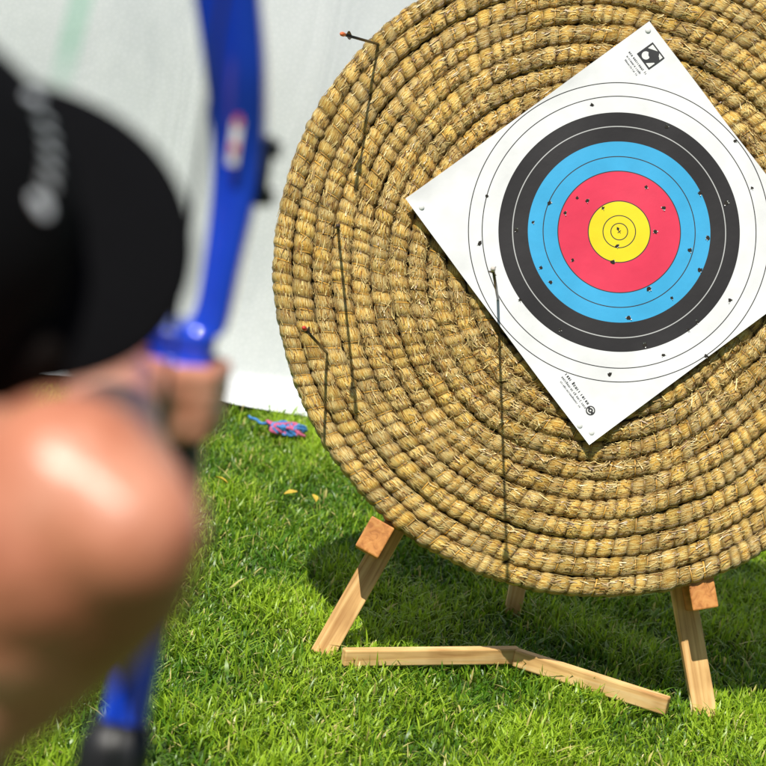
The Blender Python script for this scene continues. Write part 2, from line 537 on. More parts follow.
bm = bmesh.new(); bm.from_mesh(me); bmesh.ops.holes_fill(bm, edges=[e for e in bm.edges if e.is_boundary]); bmesh.ops.recalc_face_normals(bm, faces=bm.faces); bm.to_mesh(me); bm.free()
link(bpy.data.objects.new('straw_coil', me), boss)
# added dark disc: closes see-through gaps, its colour stands for shade between coils
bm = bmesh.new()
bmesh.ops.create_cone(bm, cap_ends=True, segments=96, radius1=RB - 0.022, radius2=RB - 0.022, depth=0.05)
o = bm_obj('dark_backing_disc', bm, M_BACK, boss, False); o.location = (0, RB, -0.065)
# bindings in the waists between the bundles
kq = np.arange(1, int(smax / Ls))
qs = np.interp(kq, qj + 0.0, s)
ph2, r2_, z2 = spiral(qs)
nbd = len(qs); na = 9
BV = np.zeros((nbd, na * 2, 3))
jit = rng.normal(0, 0.25, nbd)
hw = rng.uniform(0.0006, 0.0016, nbd)
for j in range(na):
    a = rad(8) + rad(164) * j / (na - 1)
    sca = 0.84 + 0.05 * math.sin(a)
    ex = abs(math.sin(a)) ** EXF; ec = math.copysign(abs(math.cos(a)) ** ECF, math.cos(a))
    for e, sg in enumerate((-1, 1)):
        along = (-0.20 * math.cos(a)) * Ls + jit * 0.006 * math.cos(a) + sg * hw
        R_ = r2_ + ca_ * ec * sca
        dphi = along / np.maximum(r2_, 0.02)
        BV[:, 2 * j + e, 0] = R_ * np.cos(ph2 + dphi); BV[:, 2 * j + e, 1] = R_ * np.sin(ph2 + dphi) + RB
        BV[:, 2 * j + e, 2] = -ca_ + ca_ * ex * sca + z2 + 0.001
bc = np.array([0.58, 0.31, 0.05])[None, :] * rng.uniform(0.15, 1.3, (nbd, 1))
strips('binding', BV, na * 2, [(2 * j, 2 * j + 1, 2 * j + 3, 2 * j + 2) for j in range(na - 1)], bc, M_BIND, boss)

# target face placement (needed to keep straws from poking through)
Pc = onplane(619, 232, Bc + Nn * 0.006, Nn)
th = rad(44.3)
Xp = RT * math.cos(th) - Ut * math.sin(th)
Yp = RT * math.sin(th) + Ut * math.cos(th)
pr = Pc - Bc
pcx, pcy = pr.dot(RT), pr.dot(Ut)
HP = 0.304

# loose straws: denser and more ragged towards the shot-up middle
NS = 29000
ss = smax * rng.uniform(0.001, 0.999, NS) ** 1.6
phs, rs, zs = spiral(ss)
aa = rng.uniform(rad(20), rad(160), NS)
rad_v = np.stack([np.cos(phs), np.sin(phs), np.zeros(NS)], 1)
tan_v = np.stack([-np.sin(phs), np.cos(phs), np.zeros(NS)], 1)
zv = np.array([0, 0, 1.0])
O = rad_v * np.cos(aa)[:, None] + zv * np.sin(aa)[:, None]
Sd = np.cross(tan_v, O)
worn = np.clip(1.42 - 1.40 * rs / RB, 0.10, 1)
exs = np.abs(np.sin(aa)) ** EXF; ecs = np.sign(np.cos(aa)) * np.abs(np.cos(aa)) ** ECF
base = rad_v * (rs + ca_ * 0.96 * ecs)[:, None] + zv * (-ca_ + ca_ * 0.96 * exs + zs)[:, None]
gam = rng.normal(0, 0.22, NS) + rng.normal(0, 0.85, NS) * worn * (rng.random(NS) < 0.6)
d = tan_v * np.cos(gam)[:, None] + Sd * np.sin(gam)[:, None]
wv_ = Sd * np.cos(gam)[:, None] - tan_v * np.sin(gam)[:, None]
L = rng.uniform(0.006, 0.019, NS) * (1 + 0.9 * worn * (rng.random(NS) < 0.25))
lift = np.abs(rng.normal(0, 0.0042, NS)) * worn; lift2 = np.abs(rng.normal(0.0, 0.0034, NS)) * worn
wd = rng.uniform(0.0005, 0.0011, NS)
c0 = base + O * (0.0002 + 0.0012 * rng.random(NS))[:, None]
SV = np.zeros((NS, 6, 3))
for j, (tt, lf) in enumerate(((-0.5, lift2), (0, 0 * lift), (0.5, lift))):
    p = c0 + d * (L * tt)[:, None] + O * lf[:, None]
    SV[:, 2 * j] = p - wv_ * wd[:, None]; SV[:, 2 * j + 1] = p + wv_ * wd[:, None]
lx = SV[:, :, 0] - pcx; ly = SV[:, :, 1] - pcy
qx = lx * math.cos(th) - ly * math.sin(th); qy = lx * math.sin(th) + ly * math.cos(th)
keep = ~((np.abs(qx) < HP + 0.004) & (np.abs(qy) < HP + 0.004)).any(1)
SV = SV[keep]; SV[:, :, 1] += RB
n_ = len(SV)
t_ = rng.random((n_, 1))
sc_ = (1 - t_) * np.array([0.24, 0.085, 0.010]) + t_ * np.array([1.0, 0.80, 0.34])
sc_ *= rng.uniform(0.55, 1.0, (n_, 1))
o = strips('loose_straw', SV, 6, [(0, 1, 3, 2), (2, 3, 5, 4)], sc_, M_STRAND, boss)
o['kind'] = 'stuff'

# ------------------------------------------------------------------ target face
Mp = frame(Pc, Xp, Yp, Nn)
face = thing('paper_target', 'square paper archery target with yellow, red, blue, black and white rings pinned to the straw', 'target face', mat=Mp)
bpy.context.view_layer.update()
def pz(x, y):
    z = 0.0012 * math.sin(x * 31 + 2 * y * 9) + 0.0012 * math.sin(y * 27 - x * 8 + 1)
    e = max(0, max(abs(x), abs(y)) / HP - 0.86) / 0.14
    z += 0.0035 * e * e * (0.5 + 0.5 * math.sin(x * 23 + y * 19 + 0.6))
    cx = max(0, (x * 1 - y) / (2 * HP) - 0.72) / 0.28
    z += 0.008 * cx * cx
    cy = max(0, (-x - y) / (2 * HP) - 0.75) / 0.25
    z += 0.010 * cy * cy
    return z + 0.004
npg = 90
V, Fc = [], []
for j in range(npg + 1):
    for i in range(npg + 1):
        x = -HP + 2 * HP * i / npg; y = -HP + 2 * HP * j / npg
        V.append((x, y, pz(x, y)))
for j in range(npg):
    for i in range(npg):
        a = j * (npg + 1) + i; Fc.append((a, a + 1, a + npg + 2, a + npg + 1))
mesh_obj('paper', V, Fc, M_PAPER, face)
inv = Mp.inverted()
holes = [(577, 198), (587, 201), (646, 187), (664, 208), (700, 193), (708, 238), (726, 203), (549, 203), (533, 222), (516, 230), (618, 229), (617, 246),
         (565, 213), (541, 268), (551, 282), (573, 260), (613, 262), (649, 289), (672, 298), (700, 270), (688, 330), (663, 355), (645, 345), (610, 374), (520, 300),
         (487, 196), (480, 243), (592, 105), (667, 127), (735, 141), (752, 188), (655, 232), (560, 330), (697, 322), (603, 208), (690, 250), (629, 318), (706, 356), (730, 300)]
for (hx, hy) in holes:
    q = inv @ onplane(hx, hy, Pc + Nn * 0.005, Nn)
    R0 = random.uniform(0.0028, 0.0050)
    HV, HF = [], []
    m_ = 9
    for i in range(m_):
        a = 2 * PI * i / m_; r_ = R0 * random.uniform(0.6, 1.25)
        x, y = q.x + r_ * math.cos(a), q.y + r_ * math.sin(a)
        HV.append((x, y, pz(x, y) + 0.0007))
    HF.append(tuple(range(m_)))
    for f_ in range(3):
        e0 = random.randrange(m_); A_, B_ = HV[e0], HV[(e0 + 1) % m_]
        mxx, myy = (A_[0] + B_[0]) / 2 - q.x, (A_[1] + B_[1]) / 2 - q.y
        HV.append((q.x + mxx * 1.6, q.y + myy * 1.6, pz(q.x, q.y) + 0.003))
        HF.append((e0, (e0 + 1) % m_, len(HV) - 1))
    mesh_obj('arrow_hole', HV, HF, [M_HOLE, M_WHITE], face, False, [0, 1, 1, 1])
# printed marks
PV, PF, PM = [], [], []
def flush(name):
    global PV, PF, PM
    mesh_obj(name, PV, PF, [M_INK, M_WHITE, M_GREY], face, False, PM)
    PV, PF, PM = [], [], []
def poly(pts, m=0, up=0.0007):
    st_ = len(PV)
    for (x, y) in pts: PV.append((x, y, pz(x, y) + up))
    PF.append(tuple(range(st_, st_ + len(pts)))); PM.append(m)
def rect(x0, y0, x1, y1, m=0, up=0.0007): poly([(x0, y0), (x1, y0), (x1, y1), (x0, y1)], m, up)
def disc(x, y, r_, m=0, up=0.0007, n=16): poly([(x + r_ * math.cos(2 * PI * i / n), y + r_ * math.sin(2 * PI * i / n)) for i in range(n)], m, up)
def arc(x, y, r_, w_, a0, a1, m=0, up=0.0007, n=10):
    for i in range(n):
        b0_, b1_ = rad(a0 + (a1 - a0) * i / n), rad(a0 + (a1 - a0) * (i + 1) / n)
        poly([(x + (r_ - w_) * math.cos(b0_), y + (r_ - w_) * math.sin(b0_)), (x + r_ * math.cos(b0_), y + r_ * math.sin(b0_)), (x + r_ * math.cos(b1_), y + r_ * math.sin(b1_)), (x + (r_ - w_) * math.cos(b1_), y + (r_ - w_) * math.sin(b1_))], m, up)
lx0, ly0, q_ = -0.266, 0.244, 0.040
rect(lx0, ly0, lx0 + q_, ly0 + q_)
disc(lx0 + 0.0135, ly0 + 0.0125, 0.0085, 1, 0.0012)
poly([(lx0 + 0.004, ly0 + 0.025), (lx0 + 0.021, ly0 + 0.037), (lx0 + 0.004, ly0 + 0.037)], 1, 0.0012)
poly([(lx0 + 0.026, ly0 + 0.037), (lx0 + 0.037, ly0 + 0.037), (lx0 + 0.037, ly0 + 0.025)], 1, 0.0012)
poly([(lx0 + 0.026, ly0 + 0.003), (lx0 + 0.037, ly0 + 0.003), (lx0 + 0.037, ly0 + 0.020)], 1, 0.0012)
flush('emblem')
def textline(x0, x1, y, hgt, gap=0.30, tk=0.16, m=0):
    x = x0
    while x < x1:
        wl = hgt * random.uniform(0.40, 0.55)
        t_ = hgt * tk; c = random.randrange(4); H = hgt * random.choice((0.72, 0.72, 0.72, 1.0))
        rect(x, y, x + t_, y + H, m)
        if c == 0: rect(x + t_, y, x + wl, y + t_, m); rect(x + t_, y + H - t_, x + wl, y + H, m)
        elif c == 1: rect(x + t_, y + H - t_, x + wl, y + H, m); rect(x + wl - t_, y, x + wl, y + H - t_, m)
        elif c == 2: rect(x + t_, y, x + wl, y + t_, m); rect(x + wl - t_, y + t_, x + wl, y + H, m)
        x += wl + hgt * gap
        if random.random() < 0.10: x += hgt * 0.5
textline(-0.278, -0.222, 0.232, 0.0050)
textline(-0.274, -0.228, 0.2235, 0.0042, m=2)
textline(-0.270, -0.232, 0.216, 0.0036, m=2)
flush('small_print')
textline(0.164, 0.238, -0.258, 0.0064, tk=0.2)
textline(0.164, 0.240, -0.2668, 0.0046, m=2)
textline(0.170, 0.232, -0.2745, 0.0038, m=2)
flush('maker_name')
ex_, ey_ = 0.251, -0.260
disc(ex_, ey_, 0.0095, 0, 0.0007, 20)
arc(ex_, ey_, 0.0070, 0.0020, 20, 150, 1, 0.0012); arc(ex_, ey_, 0.0070, 0.0020, 200, 330, 1, 0.0012); disc(ex_, ey_, 0.0018, 1, 0.0012, 8)
flush('maker_mark')
rect(-0.004, -0.0006, 0.004, 0.0006); rect(-0.0006, 0.0007, 0.0006, 0.004); rect(-0.0006, -0.004, 0.0006, -0.0007)
flush('centre_cross')
for (x, y) in ((-0.272, -0.288), (0.287, -0.285), (-0.291, 0.291), (0.288, 0.288), (0.262, -0.296)):
    bm = bmesh.new(); bmesh.ops.create_uvsphere(bm, u_segments=12, v_segments=8, radius=0.006)
    for v in bm.verts: v.co.z *= 0.45
    o = bm_obj('pin', bm, M_WHITE, face); o.location = (x, y, pz(x, y) + 0.001)

# ------------------------------------------------------------------ arrows
def arrow(entry_px, nock_px, Lout, label, mn):
    E = onplane(entry_px[0], entry_px[1], Bc - Nn * 0.004, Nn)
    dr = ray(*nock_px)
    lo, hi = 3.5, (E - CAMP).dot(F)
    for _ in range(40):
        mid = (lo + hi) / 2
        if (CAMP + dr * mid - E).length > Lout: lo = mid
        else: hi = mid
    Nk = CAMP + dr * lo
    d = (E - Nk).normalized()
    root = thing('arrow', label, 'arrow', loc=E, group=None)
    bpy.context.view_layer.update()
    T = lambda pts: [Vector(p) - E for p in pts]
    v, f = tube(T([Nk + d * 0.012, E + d * 0.07]), 0.0028, 10); mesh_obj('shaft', v, f, M_SHAFT, root)
    v, f = tube(T([Nk - d * 0.006, Nk, Nk + d * 0.010, Nk + d * 0.018]), [0.0030, 0.0044, 0.0044, 0.0032], 10); mesh_obj('nock', v, f, mn, root)
    a = Vector((0, 0, 1)); x = (a - d * a.dot(d)).normalized(); y = d.cross(x)
    for i in range(3):
        t = 2 * PI * i / 3 + 0.3
        n = x * math.cos(t) + y * math.sin(t); sd = d.cross(n) * 0.0004
        prof = [(0.028, 0.0028), (0.030, 0.009), (0.040, 0.0095), (0.066, 0.0028)]
        pts = [Nk + d * q + n * h for q, h in prof]
        vv = T([p - sd for p in pts] + [p + sd for p in pts])
        mesh_obj('vane', vv, [(3, 2, 1, 0), (4, 5, 6, 7), (0, 1, 5, 4), (1, 2, 6, 5), (2, 3, 7, 6)], M_VANE, root, False)
    return root
arrow((378, 44), (342, 34), 0.27, 'dark arrow with orange nock stuck in the upper left rim of the straw target', M_ORANGE)
arrow((498, 300), (493, 269), 0.56, 'dark arrow with pale nock beside the left edge of the paper target', M_PALE)
arrow((327, 353), (304, 328), 0.30, 'dark arrow with red nock low on the left side of the straw target', M_RED)
arrow((339, 240), (338, 226), 0.34, 'dark arrow seen end-on in the left side of the straw, above the red nocked one', M_VANE)

# ------------------------------------------------------------------ wooden stand
fl = ground(321, 654); frt = ground(706, 722)
yf = (fl.y + frt.y) / 2
mx_ = (fl.x + frt.x) / 2
stand = thing('target_stand', 'low pine tripod stand with pegs holding up the round straw target', 'target stand', loc=(mx_, yf, 0))
bpy.context.view_layer.update()
Nb = Vector((0, -math.cos(BETA), math.sin(BETA)))
plane_p = Bc - Nn * 0.145
def on_leg_plane(px, py): return onplane(px, py, plane_p, Nn)
FL = on_leg_plane(321, 656); FR = on_leg_plane(706, 722)
TL = on_leg_plane(388, 538); TR = on_leg_plane(680, 575)
def extend(a, b, z):
    t = (z - a.z) / (b.z - a.z); return a + (b - a) * t
HL, HR = extend(FL, TL, 1.08), extend(FR, TR, 1.08)
FL2, FR2 = extend(FL, TL, 0.0), extend(FR, TR, 0.0)
dl = (HL - FL2).normalized(); drr = (HR - FR2).normalized()
beam('leg', FL2, HL, 0.048, 0.034, Nb.cross(dl), MW, stand)
beam('leg', FR2, HR, 0.048, 0.034, Nb.cross(drr), MW, stand)
apex = (HL + HR) / 2
foot3 = ground(512, 614)
beam('leg', foot3, Vector((apex.x, apex.y + 0.06, apex.z)), 0.036, 0.034, (1, 0, 0), MW, stand)
beam('cross_bar', HL - dl * 0.04 - Nb * 0.036, HR - drr * 0.04 - Nb * 0.036, 0.05, 0.03, (0, 0, 1), MW, stand)
for px, py, dd in ((375, 537, dl), (703, 592, drr)):
    e = onplane(px, py, Bc - Nn * 0.02, Nn)
    beam('peg', e, e - Nn * 0.16, 0.068, 0.052, dd, MWP, stand)
j1 = ground(516, 655, 0.044)
e1 = ground(343, 657, 0.033); e2 = ground(668, 706, 0.033)
a1 = (j1 - e1).normalized(); a2 = (e2 - j1).normalized()
beam('stretcher', e1, j1 + a1 * 0.004, 0.034, 0.022, (0, 0, 1), MW, stand)
beam('stretcher', j1 - a2 * 0.002 + Vector((0, -0.008, -0.002)), e2, 0.036, 0.022, (0, 0, 1), MW, stand)

# ------------------------------------------------------------------ cord on the grass, leaves
cc0 = ground(284, 443)
def cord_pts(seed, n, wx, wy):
    r_ = random.Random(seed); ph = [r_.uniform(0, 6.28) for _ in range(6)]
    out = []
    for i in range(n):
        t = i / (n - 1)
        a = t * 2 * PI * 2.6
        out.append(Vector((wx * math.sin(a + ph[0]) * (0.6 + 0.4 * math.sin(3.1 * a + ph[1])) + (t - 0.5) * wx, wy * math.sin(1.7 * a + ph[2]), 0.040 + 0.010 * math.sin(2.3 * a + ph[3]))))
    return out
parts_b = [tube(cord_pts(i, 90, 0.040, 0.030), 0.0038, 8) for i in (1, 2)]
trail = [Vector((-0.045 - 0.06 * i / 12.0, 0.01 + 0.06 * (i / 12.0) ** 2 + 0.008 * math.sin(i), 0.040)) for i in range(13)]
parts_b.append(tube(trail, 0.0038, 8))
vb, fb = merge(parts_b)
vp, fp = merge([tube(cord_pts(i, 90, 0.038, 0.030), 0.0036, 8) for i in (5, 6)])
o = mesh_obj('cord', vb + vp, fb + [tuple(i + len(vb) for i in q) for q in fp], [M_CORDB, M_CORDP], None, True, [0] * len(fb) + [1] * len(fp))
o.location = (cc0.x, cc0.y, 0)
o['label'] = 'tangled blue and pink cord lying on the grass left of the straw target'; o['category'] = 'cord'
for (px, py, lab, rz) in ((291, 494, 'yellow fallen leaf on the grass below the cord, left of the pair', 0.4), (314, 499, 'yellow fallen leaf on the grass nearest the rim of the straw target', 1.9), (221, 481, 'yellow fallen leaf on the grass beside the bow hand', 2.8)):
    c = ground(px, py, 0.035)
    V, Fc = [], []
    for i in range(7):
        t = i / 6; wl = 0.008 * math.sin(PI * min(1, t * 0.97 + 0.03)) + 0.0004
        for e in (-1, 0, 1): V.append((t * 0.034 - 0.017, e * wl, 0.004 * abs(e) + 0.004 * math.sin(t * 3)))
    for i in range(6):
        for e in (0, 1): a = i * 3 + e; Fc.append((a, a + 1, a + 4, a + 3))
    o = mesh_obj('fallen_leaf', V, Fc, M_LEAF); o.location = c; o.rotation_euler = (0.2, -0.2, rz)
    o['label'] = lab; o['category'] = 'leaf'

# ------------------------------------------------------------------ bow
G = at(198, 386, 1.9)
bow = thing('recurve_bow', 'blue recurve bow held upright in front of the archer', 'bow', loc=(G.x, G.y, G.z - 0.8))
def loft(prof, n=16, e=2.6):
    V, Fc = [], []
    for (z, xc, w, yc, d) in prof:
        for j in range(n):
            t = 2 * PI * j / n
            c_, s_ = math.cos(t), math.sin(t)
            V.append(Vector((xc + w / 2 * math.copysign(abs(c_) ** (2 / e), c_), yc + d / 2 * math.copysign(abs(s_) ** (2 / e), s_), z + 0.8)))
    for i in range(len(prof) - 1):
        for j in range(n):
            a, b = i * n + j, i * n + (j + 1) % n
            Fc.append((a, b, b + n, a + n))
    Fc.append(tuple(range(n))[::-1]); Fc.append(tuple(range((len(prof) - 1) * n, len(prof) * n)))
    return V, Fc
def dens(prof, m=6):
    out = []
    P = [np.array(p, float) for p in prof]
    for i in range(len(P) - 1):
        p0 = P[max(i - 1, 0)]; p1 = P[i]; p2 = P[i + 1]; p3 = P[min(i + 2, len(P) - 1)]
        for q in range(m):
            t = q / m
            v = 0.5 * ((2 * p1) + (-p0 + p2) * t + (2 * p0 - 5 * p1 + 4 * p2 - p3) * t * t + (-p0 + 3 * p1 - 3 * p2 + p3) * t ** 3)
            v[2] = max(v[2], 0.002); v[4] = max(v[4], 0.002); out.append(tuple(v))
    out.append(tuple(P[-1])); return out
riser = [(-0.31, -0.018, 0.038, -0.03, 0.030), (-0.24, -0.016, 0.034, -0.005, 0.045), (-0.15, -0.008, 0.030, 0.02, 0.05), (-0.07, -0.003, 0.026, 0.015, 0.045), (-0.03, -0.003, 0.024, 0.0, 0.04),
         (0.016, -0.010, 0.034, 0.0, 0.05), (0.022, -0.021, 0.058, 0.01, 0.055), (0.041, -0.020, 0.058, 0.01, 0.055), (0.047, 0.000, 0.030, 0.015, 0.05), (0.10, 0.004, 0.029, 0.02, 0.05), (0.17, 0.004, 0.038, 0.02, 0.05), (0.24, -0.006, 0.046, -0.005, 0.045), (0.31, -0.022, 0.050, -0.03, 0.030), (0.34, -0.026, 0.050, -0.046, 0.022)]
v, f = loft(dens(riser), e=5.0); mesh_obj('riser', v, f, M_BLUE, bow)
limb = [(0.315, -0.022, 0.046, -0.042, 0.010), (0.42, -0.020, 0.044, -0.085, 0.008), (0.58, -0.014, 0.036, -0.14, 0.006), (0.70, -0.006, 0.028, -0.165, 0.006), (0.77, -0.003, 0.018, -0.15, 0.006), (0.80, -0.003, 0.012, -0.135, 0.006)]
v, f = loft(dens(limb)); mesh_obj('limb', v, f, M_BLUE, bow)
lo_ = [(-z + (0.03 if z < 0.4 else 0), xc + 0.004, w_, y_, d_) for (z, xc, w_, y_, d_) in limb][::-1]
v, f = loft(dens(lo_)); mesh_obj('limb', v, f, M_BLUE, bow)
grip = [(-0.085, -0.003, 0.027, -0.012, 0.045), (-0.06, -0.003, 0.028, -0.016, 0.052), (-0.02, -0.004, 0.027, -0.014, 0.048), (0.002, -0.006, 0.027, -0.012, 0.050), (0.014, -0.009, 0.030, -0.012, 0.052)]
v, f = loft(dens(grip), e=2.2); mesh_obj('grip', v, f, M_BLACK, bow)
pk = [(-0.262, -0.018, 0.044, -0.032, 0.040), (-0.28, -0.020, 0.056, -0.036, 0.042), (-0.315, -0.022, 0.056, -0.044, 0.038), (-0.325, -0.022, 0.046, -0.046, 0.030)][::-1]
v, f = loft(pk); mesh_obj('limb_pocket', v, f, M_BLACK, bow)
v, f = tube([Vector((-0.004, -0.14, 0.8 + 0.785)), Vector((-0.004, -0.215, 0.8 + 0.3)), Vector((-0.004, -0.222, 0.8)), Vector((-0.004, -0.215, 0.8 - 0.3)), Vector((-0.004, -0.14, 0.8 - 0.785))], 0.0018, 6)
mesh_obj('string', v, f, M_STRING, bow)
parts = [loft([(0.140, 0.023, 0.012, 0.02, 0.024), (0.190, 0.023, 0.012, 0.02, 0.024)], 12, 4)]
for z_ in (0.146, 0.182): parts.append(tube([Vector((0.024, 0.02, 0.8 + z_)), Vector((0.034, 0.02, 0.8 + z_))], 0.0065, 12))
v, f = merge(parts); mesh_obj('sight', v, f, M_BLACK, bow)
DV, DF, DM = [], [], []
def quad_d(x, z, w, h, y, m):
    st_ = len(DV)
    for sx, sz in ((-1, -1), (1, -1), (1, 1), (-1, 1)): DV.append((x + sx * w / 2, y, 0.8 + z + sz * h / 2))
    DF.append((st_, st_ + 1, st_ + 2, st_ + 3)); DM.append(m)
quad_d(0.002, 0.196, 0.007, 0.050, -0.0145, 0)  # white streak paints a glossy reflection on the riser; red spots are lettering
for q in range(2): quad_d(0.002, 0.184 + q * 0.020, 0.004, 0.007, -0.0160, 1)
mesh_obj('gloss_streak_marks', DV, DF, [M_WHITE, M_RED], bow, False, DM)

# ------------------------------------------------------------------ archer
bmI = bmesh.new(); bmesh.ops.create_icosphere(bmI, subdivisions=3, radius=1)
ICO = np.array([v.co[:] for v in bmI.verts]); ICOF = np.array([[v.index for v in f.verts] for f in bmI.faces]); bmI.free()
def chain_spheres(pts):
    out = []
    for (p0, r0_), (p1, r1_) in zip(pts[:-1], pts[1:]):
        p0, p1 = Vector(p0), Vector(p1)
        n = max(2, int((p1 - p0).length / (0.28 * min(r0_, r1_))) + 1)
        for i in range(n):
            t = i / (n - 1); out.append((p0.lerp(p1, t), r0_ + (r1_ - r0_) * t))
    return out
def blob(name, sph, voxel, it, mat, parent, origin, inflate=0.0):
    N = len(sph)
    C = np.array([s_[0][:] for s_ in sph]); Rr = np.array([s_[1] + inflate for s_ in sph])
    Vx = (ICO[None] * Rr[:, None, None] + C[:, None, :] - np.array(origin[:])[None, None]).reshape(-1, 3)
    Fx = (ICOF[None] + (np.arange(N) * len(ICO))[:, None, None]).reshape(-1, 3)
    me = bpy.data.meshes.new(name); me.from_pydata(Vx.tolist(), [], Fx.tolist())
    o = link(bpy.data.objects.new(name, me))
    m = o.modifiers.new('r', 'REMESH'); m.mode = 'VOXEL'; m.voxel_size = voxel
    m = o.modifiers.new('s', 'SMOOTH'); m.factor = 0.5; m.iterations = it
    dg = bpy.context.evaluated_depsgraph_get()
    m2 = bpy.data.meshes.new_from_object(o.evaluated_get(dg))
    o.modifiers.clear(); o.data = m2; m2.name = name
    m2.materials.clear(); m2.materials.append(mat)
    m2.polygons.foreach_set('use_smooth', [True] * len(m2.polygons))
    o.parent = parent
    return o
Hc = at(-120, 236, 1.40)
ff = Vector((0.92, 0.38, 0.05)).normalized()
uu = Vector((-0.12, -0.80, 0.58)); uu = (uu - ff * uu.dot(ff)).normalized()
ll = uu.cross(ff)
def hl(a, b, c): return Hc + ff * a + ll * b + uu * c
SRt = at(28, 544, 1.16)
DY = Vector((0, 0.16, 0))
person = thing('person', 'archer in a black cap at the left, bare arm stretched out holding the blue bow', 'person', loc=(-0.38, 1.31, 0))
PO = person.location.copy()
NBs = Vector((-0.34, 1.34, 1.29))
SLt = Vector((-0.57, 1.36, 1.25))
sph = []
# head
sph += chain_spheres([(hl(-0.025, 0, 0.030), 0.084), (hl(0.008, 0, 0.030), 0.080)])
sph += chain_spheres([(hl(0.024, 0, 0.0), 0.068), (hl(0.036, 0, -0.05), 0.054), (hl(0.052, 0, -0.09), 0.035)])
sph += chain_spheres([(hl(0.0, 0.05, -0.06), 0.03), (hl(0.06, 0.012, -0.098), 0.024)])
sph += chain_spheres([(hl(0.0, -0.05, -0.06), 0.03), (hl(0.06, -0.012, -0.098), 0.024)])
sph += chain_spheres([(hl(0.088, 0, -0.004), 0.008), (hl(0.106, 0, -0.034), 0.012), (hl(0.092, 0, -0.040), 0.012)])
sph += chain_spheres([(hl(0.072, 0.028, 0.008), 0.013), (hl(0.072, -0.028, 0.008), 0.013)])
for sg in (1, -1):
    sph += chain_spheres([(hl(-0.012, sg * 0.080, 0.008), 0.010), (hl(-0.02, sg * 0.087, -0.010), 0.011), (hl(-0.01, sg * 0.080, -0.030), 0.009)])
    sph += chain_spheres([(hl(0.050, sg * 0.038, -0.024), 0.026), (hl(0.03, sg * 0.048, -0.03), 0.028)])
# neck, trunk
sph += chain_spheres([(hl(-0.02, 0, -0.05), 0.055), (NBs, 0.058), (NBs + Vector((0, 0, -0.06)), 0.075)])
torso = []
for sx in (-1, 1):
    torso += chain_spheres([(Vector((-0.355 + sx * 0.10, 1.14 + 0.0, 1.20)) + DY, 0.085), (Vector((-0.365 + sx * 0.085, 1.14, 1.08)) + DY, 0.09), (Vector((-0.37 + sx * 0.055, 1.15, 0.97)) + DY, 0.085), (Vector((-0.38 + sx * 0.075, 1.15, 0.86)) + DY, 0.098)])
torso += chain_spheres([(Vector((-0.36, 1.14, 1.20)) + DY, 0.10), (Vector((-0.37, 1.15, 0.97)) + DY, 0.10), (Vector((-0.38, 1.15, 0.84)) + DY, 0.10)])
sph += torso
sph += chain_spheres([(NBs + Vector((0, 0, -0.02)), 0.055), (SRt.lerp(NBs, 0.35), 0.060), (SRt, 0.060)])
sph += chain_spheres([(NBs + Vector((0, 0, -0.02)), 0.055), (SLt + Vector((0.06, 0, 0.0)), 0.055), (SLt, 0.055)])
sph += chain_spheres([(Vector((-0.29, 1.29, 1.20)), 0.070), (at(-66, 690, 1.19), 0.050), (at(-4, 642, 1.185), 0.051), (at(56, 590, 1.175), 0.052)])
sph += chain_spheres([(Vector((-0.45, 1.31, 1.19)), 0.075), (SLt, 0.055)])
# bow arm: round of the shoulder, then foreshortened upper arm and forearm
sph += chain_spheres([(SRt, 0.060), (at(66, 496, 1.15), 0.049), (at(124, 534, 1.13), 0.0375), (at(108, 568, 1.15), 0.041), (at(56, 590, 1.175), 0.052)])
sph += chain_spheres([(at(62, 500, 1.15), 0.050), (at(84, 548, 1.16), 0.047), (at(10, 594, 1.17), 0.055)])
EL = at(122, 492, 1.46); WR = at(108, 386, 1.715)
sph += chain_spheres([(at(88, 537, 1.18), 0.048), (at(106, 515, 1.32), 0.043), (EL, 0.037), (at(114, 452, 1.57), 0.033), (WR, 0.029)])
GH = G + Vector((0, 0, 0.016))
PM_ = GH + Vector((-0.030, -0.054, -0.012))
sph += chain_spheres([(WR, 0.029), (PM_ + Vector((-0.024, -0.025, 0.002)), 0.030), (PM_ + Vector((-0.004, 0.0, 0.000)), 0.024)])
sph += chain_spheres([(PM_ + Vector((0.0, 0, 0.010)), 0.016), (PM_ + Vector((0.002, 0, -0.020)), 0.016)])
for i, dz in enumerate((0.000, -0.0160, -0.0315, -0.045)):
    b = GH + Vector((0, 0, dz)); ln_ = (1.0, 1.08, 1.0, 0.82)[i]; rf = (0.0072, 0.0074, 0.0071, 0.0062)[i]
    sph += chain_spheres([(b + Vector((-0.018, -0.05, 0.0)), rf + 0.003), (b + Vector((0.010, -0.036, 0.001)), rf + 0.0012), (b + Vector((0.018, 0.008, 0.0)), rf), (b + Vector((0.004, 0.030 * ln_, -0.002)), rf), (b + Vector((-0.016 * ln_, 0.024, -0.003)), rf - 0.001)])
sph += chain_spheres([(PM_ + Vector((-0.032, -0.02, 0.012)), 0.016), (GH + Vector((-0.050, -0.030, 0.008)), 0.0125), (GH + Vector((-0.042, 0.004, 0.002)), 0.0105), (GH + Vector((-0.026, 0.026, -0.004)), 0.009)])
